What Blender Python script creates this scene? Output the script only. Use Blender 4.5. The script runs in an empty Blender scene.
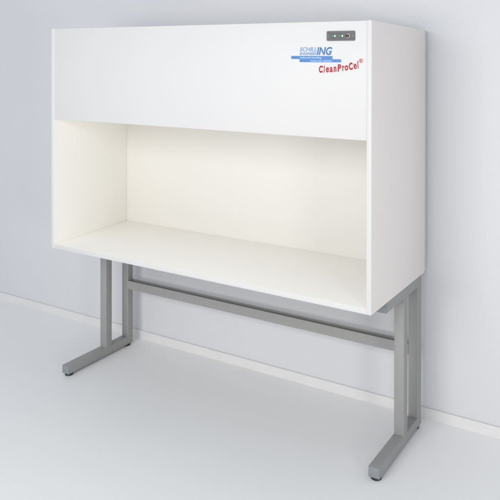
import bpy, bmesh, math, random
from mathutils import Vector, Matrix
random.seed(3)
sc = bpy.context.scene
COL = sc.collection

# ------------------------------------------------------------------ materials
def mat(name, col, rough=.5, metal=0., noise=0., nscale=8., bump=0., bscale=300., coat=0., spec=.5, col2=None):
    m = bpy.data.materials.new(name); m.use_nodes = True
    nt = m.node_tree; b = nt.nodes['Principled BSDF']
    b.inputs['Base Color'].default_value = (*col, 1)
    b.inputs['Roughness'].default_value = rough
    b.inputs['Metallic'].default_value = metal
    b.inputs['Specular IOR Level'].default_value = spec
    b.inputs['Coat Weight'].default_value = coat
    tc = nt.nodes.new('ShaderNodeTexCoord')
    if noise > 0 or col2:
        n = nt.nodes.new('ShaderNodeTexNoise'); n.inputs['Scale'].default_value = nscale
        n.inputs['Detail'].default_value = 6; n.inputs['Roughness'].default_value = .6
        nt.links.new(tc.outputs['Object'], n.inputs['Vector'])
        r = nt.nodes.new('ShaderNodeMapRange')
        r.inputs['From Min'].default_value = .3; r.inputs['From Max'].default_value = .7
        nt.links.new(n.outputs['Fac'], r.inputs['Value'])
        mx = nt.nodes.new('ShaderNodeMix'); mx.data_type = 'RGBA'
        c2 = col2 if col2 else tuple(c * (1 - noise) for c in col)
        mx.inputs['A'].default_value = (*col, 1); mx.inputs['B'].default_value = (*c2, 1)
        nt.links.new(r.outputs['Result'], mx.inputs['Factor'])
        nt.links.new(mx.outputs['Result'], b.inputs['Base Color'])
        r2 = nt.nodes.new('ShaderNodeMapRange')
        r2.inputs['To Min'].default_value = rough - .05; r2.inputs['To Max'].default_value = rough + .07
        nt.links.new(n.outputs['Fac'], r2.inputs['Value'])
        nt.links.new(r2.outputs['Result'], b.inputs['Roughness'])
    if bump > 0:
        n2 = nt.nodes.new('ShaderNodeTexNoise'); n2.inputs['Scale'].default_value = bscale
        n2.inputs['Detail'].default_value = 4
        nt.links.new(tc.outputs['Object'], n2.inputs['Vector'])
        bp = nt.nodes.new('ShaderNodeBump'); bp.inputs['Strength'].default_value = bump
        bp.inputs['Distance'].default_value = .001
        nt.links.new(n2.outputs['Fac'], bp.inputs['Height'])
        nt.links.new(bp.outputs['Normal'], b.inputs['Normal'])
    return m

M = dict(
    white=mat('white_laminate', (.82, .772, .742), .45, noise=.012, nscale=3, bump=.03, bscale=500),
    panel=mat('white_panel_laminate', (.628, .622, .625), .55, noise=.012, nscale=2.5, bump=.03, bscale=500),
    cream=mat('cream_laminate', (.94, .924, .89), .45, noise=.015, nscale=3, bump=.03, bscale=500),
    inner=mat('cream_laminate_dimmed', (.70, .686, .652), .5, noise=.015, nscale=3, bump=.03, bscale=500),  # same cream, darkened in colour where the interior came out too bright
    inner_side=mat('cream_laminate_lifted', (.87, .855, .815), .5, noise=.015, nscale=3, bump=.03, bscale=500),  # same cream, lightened in colour to make up weak light on the left
    underside=mat('low_bounce_grey', (.50, .495, .485), .7, noise=.08, nscale=25),  # unseen face, greyed to cut bounce and deepen shade under the cabinet
    rear=mat('grey_sheet_metal', (.62, .62, .61), .45, noise=.04, nscale=12),
    steel=mat('silver_grey_powder_coat', (.315, .312, .308), .45, metal=.1, noise=.06, nscale=20, bump=.12, bscale=900),
    cap=mat('grey_plastic_cap', (.235, .25, .275), .5, noise=.06, nscale=40),
    rubber=mat('black_plastic', (.015, .015, .016), .45, noise=.1, nscale=40),
    thread=mat('zinc_steel', (.5, .5, .5), .35, metal=.9),
    bezel=mat('dark_grey_plastic', (.105, .105, .12), .5, noise=.08, nscale=60, bump=.1, bscale=1500),
    green=mat('green_plastic', (.05, .17, .095), .35, noise=.1, nscale=90),
    lens=mat('white_indicator', (.85, .87, .86), .3, noise=.05, nscale=80),
    brass=mat('nickel_ring', (.35, .32, .30), .4, metal=.6),
    knob=mat('dark_brown_knob', (.02, .012, .01), .4),
    blue=mat('blue_print', (.045, .195, .50), .45, noise=.04, nscale=60),
    bluetext=mat('light_blue_print', (.12, .30, .62), .45, noise=.04, nscale=60),
    paleblue=mat('pale_blue_print', (.50, .68, .88), .45, noise=.04, nscale=60),
    red=mat('red_print', (.46, .006, .012), .45, noise=.04, nscale=60),
    palered=mat('faded_red_print', (.55, .09, .07), .45, noise=.04, nscale=60),
    wall=mat('painted_wall', (.635, .638, .660), .75, noise=.02, nscale=1.6, bump=.18, bscale=160, spec=.3),
    skirt=mat('white_skirting_paint', (.71, .70, .697), .45, noise=.05, nscale=9, bump=.05, bscale=200),
    floor=mat('pale_grey_vinyl', (.855, .852, .852), .48, noise=.02, nscale=2.2, bump=.10, bscale=420, spec=.45),
)

# ------------------------------------------------------------------ mesh helpers
def box(bm, x0, x1, y0, y1, z0, z1, bev=0., seg=2):
    r = bmesh.ops.create_cube(bm, size=1)
    for v in r['verts']:
        v.co = Vector((x0 + (x1 - x0) * (v.co.x + .5), y0 + (y1 - y0) * (v.co.y + .5), z0 + (z1 - z0) * (v.co.z + .5)))
    if bev:
        es = {e for v in r['verts'] for e in v.link_edges}
        bmesh.ops.bevel(bm, geom=list(es), offset=bev, segments=seg, profile=.5, affect='EDGES')

def hexa(bm, pts, bev=0.):
    """eight corners: bottom loop of four, then top loop of four"""
    v = [bm.verts.new(p) for p in pts]
    for f in ((3, 2, 1, 0), (4, 5, 6, 7), (0, 1, 5, 4), (1, 2, 6, 5), (2, 3, 7, 6), (3, 0, 4, 7)):
        bm.faces.new([v[i] for i in f])
    bmesh.ops.recalc_face_normals(bm, faces=bm.faces)
    if bev:
        es = {e for w in v for e in w.link_edges}
        bmesh.ops.bevel(bm, geom=list(es), offset=bev, segments=2, profile=.5, affect='EDGES')

def cyl(bm, c, r0, r1, h, axis='Z', n=32, bev=0.):
    mtx = Matrix.Translation(c)
    if axis == 'Y': mtx = mtx @ Matrix.Rotation(math.pi / 2, 4, 'X')
    r = bmesh.ops.create_cone(bm, cap_ends=True, segments=n, radius1=r0, radius2=r1, depth=h, matrix=mtx)
    if bev:
        es = {e for v in r['verts'] for e in v.link_edges if len(e.link_faces) == 2 and e.calc_face_angle() > 1}
        bmesh.ops.bevel(bm, geom=list(es), offset=bev, segments=3, profile=.5, affect='EDGES')

def obj(name, bm, m, parent=None, smooth=False):
    me = bpy.data.meshes.new(name); bm.to_mesh(me); bm.free()
    for k in (m if isinstance(m, (list, tuple)) else [m]): me.materials.append(M[k])
    if smooth:
        for p in me.polygons: p.use_smooth = True
        me.set_sharp_from_angle(angle=math.radians(40))
    o = bpy.data.objects.new(name, me); COL.objects.link(o)
    if parent: attach(o, parent)
    return o

def attach(o, parent):
    o.parent = parent
    w = Vector((0, 0, 0)); p = parent
    while p: w += p.location; p = p.parent
    o.location = -w + o.location       # meshes are written in world coordinates

def recenter(o):
    """move a top-level or child mesh's origin to its own base without moving it"""
    vs = o.data.vertices
    c = Vector((sum(v.co.x for v in vs) / len(vs), sum(v.co.y for v in vs) / len(vs), min(v.co.z for v in vs)))
    o.data.transform(Matrix.Translation(-c)); o.location = o.location + c
    return o

def empty(name, loc, label, cat):
    o = bpy.data.objects.new(name, None); COL.objects.link(o); o.location = loc
    o.empty_display_size = .1; o['label'] = label; o['category'] = cat
    return o

def part(name, m, parent, fn, smooth=False):
    bm = bmesh.new(); fn(bm)
    return obj(name, bm, m, parent, smooth)

# ------------------------------------------------------------------ lettering on the front panel (plane y = const)
def text_mesh(s, size=1., bold=0., shear=0., spacing=1.):
    cu = bpy.data.curves.new('lettering', 'FONT'); cu.body = s; cu.size = size; cu.offset = bold
    cu.shear = shear; cu.space_character = spacing; cu.extrude = .0; cu.resolution_u = 4
    o = bpy.data.objects.new('lettering', cu); COL.objects.link(o)
    dg = bpy.context.evaluated_depsgraph_get(); dg.update()
    me = bpy.data.meshes.new_from_object(o.evaluated_get(dg))
    bpy.data.objects.remove(o); bpy.data.curves.remove(cu)
    return me

def text_into(bm, s, x0, x1, z0, z1, y, bold=0., shear=0., rot=0.):
    """fit the string's outline into the rectangle x0..x1, z0..z1 on the plane y, with 1 mm of thickness"""
    me = text_mesh(s, 1., bold, shear)
    xs = [v.co.x for v in me.vertices]; ys = [v.co.y for v in me.vertices]
    ax, bx, ay, by = min(xs), max(xs), min(ys), max(ys)
    base = len(bm.verts)
    bm.from_mesh(me); bpy.data.meshes.remove(me)
    bm.verts.ensure_lookup_table()
    new = bm.verts[base:]
    cx, cz = (x0 + x1) / 2, (z0 + z1) / 2
    for v in new:
        px = x0 + (v.co.x - ax) / (bx - ax) * (x1 - x0) - cx
        pz = z0 + (v.co.y - ay) / (by - ay) * (z1 - z0) - cz
        v.co = Vector((cx + px * math.cos(rot) - pz * math.sin(rot), y, cz + px * math.sin(rot) + pz * math.cos(rot)))
    fs = list({f for v in new for f in v.link_faces})
    bmesh.ops.recalc_face_normals(bm, faces=fs)
    for f in fs:
        if f.normal.y > 0: f.normal_flip()
    ret = bmesh.ops.extrude_face_region(bm, geom=fs)
    bmesh.ops.translate(bm, verts=[g for g in ret['geom'] if isinstance(g, bmesh.types.BMVert)], vec=(0, .0006, 0))

# ------------------------------------------------------------------ setting
bm = bmesh.new(); box(bm, -9, 11, -9, 9, -.2, 0)
o = obj('floor', bm, 'floor'); o['kind'] = 'structure'
o['label'] = 'pale blue grey vinyl floor under the bench'; o['category'] = 'floor'
YW = .733
bm = bmesh.new(); box(bm, -9, 11, YW, YW + .2, -.1, 5.5)
o = obj('wall', bm, 'wall'); o['kind'] = 'structure'
o['label'] = 'plain pale grey painted wall behind the white cabinet'; o['category'] = 'wall'
bm = bmesh.new()
box(bm, -9, 11, YW - .011, YW - .0005, -.01, .0515, .0025)
o = obj('skirting_board', bm, 'skirt'); o['kind'] = 'structure'
o['label'] = 'low white skirting board along the foot of the wall'; o['category'] = 'skirting board'

# ------------------------------------------------------------------ stand
W, D, ZB, T = 1.8684, .676, .737, .0215
FY0, FY1, ZF = .102, .642, .0135
PY0, PY1, RY0 = .397, .447, .588
AY0, PW, BH, AH = .179, .051, .045, .048
ST = empty('stand', (W / 2, .37, 0), 'silver grey steel stand with two legs on black feet, carrying the white cabinet', 'stand')

def leg_frame(x0, x1, ztop, fy1, pw):
    e = bpy.data.objects.new('leg_frame', None); COL.objects.link(e); e.empty_display_size = .1
    e.location = ((x0 + x1) / 2, .37, 0); attach(e, ST)
    part('foot_beam', 'steel', e, lambda b: box(b, x0, x1, FY0, fy1, ZF, ZF + BH, .0035, 3), True)
    part('post', 'steel', e, lambda b: box(b, x1 - pw, x1 - .0005, PY0, PY1, ZF + BH - .002, ztop - AH + .002, .003, 3), True)
    part('post', 'steel', e, lambda b: box(b, x1 - pw, x1 - .0005, RY0, fy1 - .0008, ZF + BH - .002, ztop - AH + .002, .003, 3), True)
    part('top_arm', 'steel', e, lambda b: box(b, x0, x1, AY0, fy1, ztop - AH, ztop - .0006, .003, 3), True)
    part('end_cap', 'cap', e, lambda b: box(b, x0 + .0004, x1 - .0004, FY0 - .0035, FY0 - .0002, ZF + .0004, ZF + BH - .0004, .0012), True)
    part('end_cap', 'cap', e, lambda b: box(b, x0 + .0004, x1 - .0004, AY0 - .0035, AY0 - .0002, ztop - AH + .0004, ztop - .0012, .0012), True)
    for yy in (FY0 + .0235, fy1 - .030):
        def foot(b):
            cyl(b, ((x0 + x1) / 2, yy, .0056), .0230, .0222, .0110, 'Z', 36, .002)
            cyl(b, ((x0 + x1) / 2, yy, .0125), .006, .006, .008, 'Z', 16)
        part('levelling_foot', 'rubber', e, foot, True)
    return e
leg_frame(W - .0015 - PW, W - .0015, ZB, FY1, .0482)
leg_frame(.030 - PW, .030, ZB + .003, FY1 - .006, .049)
def bar(b):
    x0, x1, y0, y1, z0, z1, t = .0295, W - .0015 - .0482 + .0005, RY0 - .0015, RY0 + .046, .357, .408, .003
    prof = [(y0, z0), (y1, z0), (y1, z1), (y1 - t, z1), (y1 - t, z0 + t), (y0 + t, z0 + t), (y0 + t, z1), (y0, z1)]   # open-topped channel
    A = [[b.verts.new((x, y, z)) for y, z in prof] for x in (x0, x1)]
    for k in range(8): b.faces.new((A[0][k], A[0][(k + 1) % 8], A[1][(k + 1) % 8], A[1][k]))
    b.faces.new(A[0]); b.faces.new(A[1][::-1])
    bmesh.ops.recalc_face_normals(b, faces=b.faces)
part('cross_bar', 'steel', ST, bar)

# ------------------------------------------------------------------ cabinet
CB = empty('laminar_flow_cabinet', (W / 2, .34, ZB),
           'white open fronted cabinet with cream interior and blue and red lettering', 'cabinet')
ZT0, ZT1 = ZB + 1.2065, ZB + 1.188          # top, front and back
ZL, ZR = ZB + .006, ZB                       # underside, left and right
def side(b, x0, x1, zb, inner):
    hexa(b, [(x0, 0, zb), (x1, 0, zb), (x1, D, zb), (x0, D, zb), (x0, 0, ZT0), (x1, 0, ZT0), (x1, D, ZT1), (x0, D, ZT1)], .0014)
    for f in b.faces:
        if f.normal.x * inner > .9: f.material_index = 1
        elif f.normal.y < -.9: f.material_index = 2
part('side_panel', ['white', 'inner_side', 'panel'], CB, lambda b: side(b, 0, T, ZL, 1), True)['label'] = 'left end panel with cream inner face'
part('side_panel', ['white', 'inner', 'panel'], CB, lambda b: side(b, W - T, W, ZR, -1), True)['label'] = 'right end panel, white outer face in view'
XI0, XI1 = T + .0003, W - T - .0003
YI = .586
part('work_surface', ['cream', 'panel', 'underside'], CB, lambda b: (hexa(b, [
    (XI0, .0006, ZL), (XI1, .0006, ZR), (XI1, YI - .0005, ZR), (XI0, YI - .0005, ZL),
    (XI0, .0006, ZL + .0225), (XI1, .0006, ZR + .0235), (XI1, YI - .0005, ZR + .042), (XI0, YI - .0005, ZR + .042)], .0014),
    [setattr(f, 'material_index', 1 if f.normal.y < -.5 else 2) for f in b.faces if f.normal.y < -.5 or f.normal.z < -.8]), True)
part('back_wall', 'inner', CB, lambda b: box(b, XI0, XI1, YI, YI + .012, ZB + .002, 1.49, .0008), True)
ZP = 1.4505
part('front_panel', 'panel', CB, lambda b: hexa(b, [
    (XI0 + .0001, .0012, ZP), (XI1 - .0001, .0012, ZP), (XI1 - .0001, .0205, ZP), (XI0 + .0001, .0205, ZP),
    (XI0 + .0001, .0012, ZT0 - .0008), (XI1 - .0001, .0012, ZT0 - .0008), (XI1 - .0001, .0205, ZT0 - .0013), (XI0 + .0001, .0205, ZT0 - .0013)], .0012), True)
part('hood_floor', 'cream', CB, lambda b: box(b, XI0, XI1, .0215, YI - .001, ZP + .004, ZP + .02, .001), True)
part('top_panel', 'white', CB, lambda b: hexa(b, [
    (XI0, .0215, ZT0 - .022), (XI1, .0215, ZT0 - .022), (XI1, D, ZT1 - .022), (XI0, D, ZT1 - .022),
    (XI0, .0215, ZT0 - .0015), (XI1, .0215, ZT0 - .0015), (XI1, D, ZT1 - .001), (XI0, D, ZT1 - .001)]), True)
part('rear_panel', 'rear', CB, lambda b: box(b, .003, W - .003, D + .0004, D + .036, ZR + .004, ZT1 - .002, .002), True)
YP = .0012                                   # face of the front panel

# switch panel
CP = part('switch_panel', 'bezel', CB, lambda b: None)
bmc = bmesh.new()
def rrect(bm, x0, x1, z0, z1, r, y0, y1):
    pts = []
    for cx, cz, a0 in ((x1 - r, z1 - r, 0), (x0 + r, z1 - r, 90), (x0 + r, z0 + r, 180), (x1 - r, z0 + r, 270)):
        for k in range(7):
            a = math.radians(a0 + 15 * k); pts.append((cx + r * math.cos(a), cz + r * math.sin(a)))
    f = bm.faces.new([bm.verts.new((x, y1, z)) for x, z in pts])
    e = bmesh.ops.extrude_face_region(bm, geom=[f])
    bmesh.ops.translate(bm, verts=[g for g in e['geom'] if isinstance(g, bmesh.types.BMVert)], vec=(0, y0 - y1, 0))
    bmesh.ops.recalc_face_normals(bm, faces=bm.faces)
rrect(bmc, 1.667, 1.796, 1.861, 1.902, .005, YP - .0035, YP + .001)
bmc.to_mesh(CP.data); bmc.free()
YC = YP - .0035
ZC = 1.8812
for xg in (1.6935, 1.7275):
    part('push_button', 'green', CP, lambda b: cyl(b, (xg, YC - .002, ZC), .0078, .0072, .006, 'Y', 28, .0012), True)
    part('indicator_light', 'lens', CP, lambda b: cyl(b, (xg + .0122, YC - .0015, ZC), .0042, .0036, .005, 'Y', 24, .001), True)
K = part('rotary_knob', 'knob', CP, lambda b: cyl(b, (1.7645, YC - .0055, ZC), .0068, .0058, .013, 'Y', 28, .001), True)
part('knob_ring', 'brass', CP, lambda b: cyl(b, (1.7645, YC - .0007, ZC), .0100, .0095, .003, 'Y', 32, .0008), True)
for xs in (1.6735, 1.7893):
    part('screw', 'brass', CP, lambda b: cyl(b, (xs, YC - .0004, ZC), .0022, .0019, .0018, 'Y', 16, .0004), True)

# blue logo
LG = part('blue_logo', 'blue', CB, lambda b: (box(b, 1.4954, 1.6931, YP - .0007, YP - .0001, 1.7840, 1.7972),
                                             box(b, 1.5363, 1.7321, YP - .0011, YP - .0001, 1.7708, 1.7834)))
def t_logo(b):
    text_into(b, 'SCHILL', 1.5363, 1.6195, 1.8168, 1.8345, YP - .0007, .016, .25)
    text_into(b, 'ENGINEER', 1.5363, 1.6160, 1.8010, 1.8132, YP - .0007, .022, .25)
part('logo_name', 'bluetext', LG, t_logo)
part('logo_name', 'blue', LG, lambda b: text_into(b, 'ING', 1.6180, 1.6915, 1.8010, 1.8352, YP - .0007, .03, .25))
def t_line(b):
    text_into(b, 'Industrial Handling', 1.5385, 1.6420, 1.7848, 1.7936, YP - .0013, .03, .15)
    text_into(b, 'Cleanroom Systems', 1.5890, 1.6915, 1.7718, 1.7806, YP - .0017, .03, .15)
part('logo_line', 'paleblue', LG, t_line)

# red product lettering: letters step up along a gently rising baseline
PX = [('C', 1.6290, 1.6490, 1), ('l', 1.6510, 1.6578, 1), ('e', 1.6620, 1.6765, 0), ('a', 1.6790, 1.6940, 0), ('n', 1.6975, 1.7110, 0),
      ('P', 1.7150, 1.7335, 1), ('r', 1.7365, 1.7478, 0), ('o', 1.7485, 1.7645, 0), ('C', 1.7670, 1.7860, 1), ('e', 1.7885, 1.8025, 0), ('l', 1.8045, 1.8113, 1)]
def t_red(b):
    for ch, a, c, cap in PX:
        u = (a - 1.629) / .18
        zb = 1.7258 + .006 * u + .0155 * u * u
        h = .0305 if cap else .0224
        text_into(b, ch, a, c, zb, zb + h, YP - .0007, {'l': .012, 'r': .045, 'n': .040, 'o': .036}.get(ch, .046 if cap else .026), .14, math.radians(2 + 9 * u))
part('red_lettering', 'red', CB, t_red)
def t_mark(b):
    cx, cz, ro, ri, n = 1.8215, 1.7780, .0090, .0062, 40
    A = [[b.verts.new((cx + r * math.cos(6.28319 * k / n), y, cz + r * math.sin(6.28319 * k / n))) for k in range(n)]
         for r, y in ((ro, YP - .0001), (ro, YP - .0007), (ri, YP - .0007), (ri, YP - .0001))]
    for p in range(3):
        for k in range(n): b.faces.new((A[p][k], A[p][(k + 1) % n], A[p + 1][(k + 1) % n], A[p + 1][k]))
    bmesh.ops.recalc_face_normals(b, faces=b.faces)
    text_into(b, 'R', cx - .0035, cx + .0040, cz - .0047, cz + .0047, YP - .0007, .045)
part('trademark_sign', 'palered', CB, t_mark)

# ------------------------------------------------------------------ camera (level view lens with its frame shifted down)
cam = bpy.data.cameras.new('camera'); co = bpy.data.objects.new('camera', cam); COL.objects.link(co)
yaw, pitch, roll = .5585, -.005, .0011
fw = Vector((-math.sin(yaw), math.cos(yaw), 0)); rt = Vector((math.cos(yaw), math.sin(yaw), 0)); up = Vector((0, 0, 1))
f2 = fw * math.cos(pitch) + up * math.sin(pitch); u2 = up * math.cos(pitch) - fw * math.sin(pitch)
r2 = rt * math.cos(roll) + u2 * math.sin(roll); u3 = u2 * math.cos(roll) - rt * math.sin(roll)
co.matrix_world = Matrix(((r2.x, u3.x, -f2.x, 2.9712), (r2.y, u3.y, -f2.y, -2.7003), (r2.z, u3.z, -f2.z, 1.8006), (0, 0, 0, 1)))
cam.sensor_width = 36; cam.lens = 36 * 705.35 / 500
cam.shift_y = -191.35 / 500
cam.clip_end = 200
sc.camera = co

# ------------------------------------------------------------------ light
w = bpy.data.worlds.new('World'); sc.world = w; w.use_nodes = True
bg = w.node_tree.nodes['Background']
bg.inputs['Color'].default_value = (.83, .91, 1.0, 1); bg.inputs['Strength'].default_value = .60

def area(name, loc, target, sx, sy, power, col):
    l = bpy.data.lights.new(name, 'AREA'); l.shape = 'RECTANGLE'; l.size = sx; l.size_y = sy; l.energy = power; l.color = col
    o = bpy.data.objects.new(name, l); COL.objects.link(o); o.location = loc
    o.rotation_euler = (Vector(target) - Vector(loc)).to_track_quat('-Z', 'Y').to_euler()
    return o
area('softbox_key', (5.0, -3.0, 1.05), (1.7, .3, 1.0), .7, .8, 36, (1, .97, .92))
area('softbox_fill', (1.4, -4.3, 2.75), (1.0, .2, .7), 3.2, 1.3, 92, (1, .985, .96))

area('interior_fill', (1.0, -4.6, 1.5), (1.1, .5, 1.1), 1.8, .9, 58, (1, .96, .90))  # added low fill, lifts the shade inside the cabinet

sc.view_settings.view_transform = 'Standard'; sc.view_settings.look = 'None'
sc.view_settings.exposure = 0; sc.view_settings.gamma = 1
sc.render.engine = 'CYCLES'
sc.cycles.use_denoising = True
sc.cycles.max_bounces = 10; sc.cycles.diffuse_bounces = 8
sc.cycles.pixel_filter_type = 'BLACKMAN_HARRIS'; sc.cycles.filter_width = 2.0
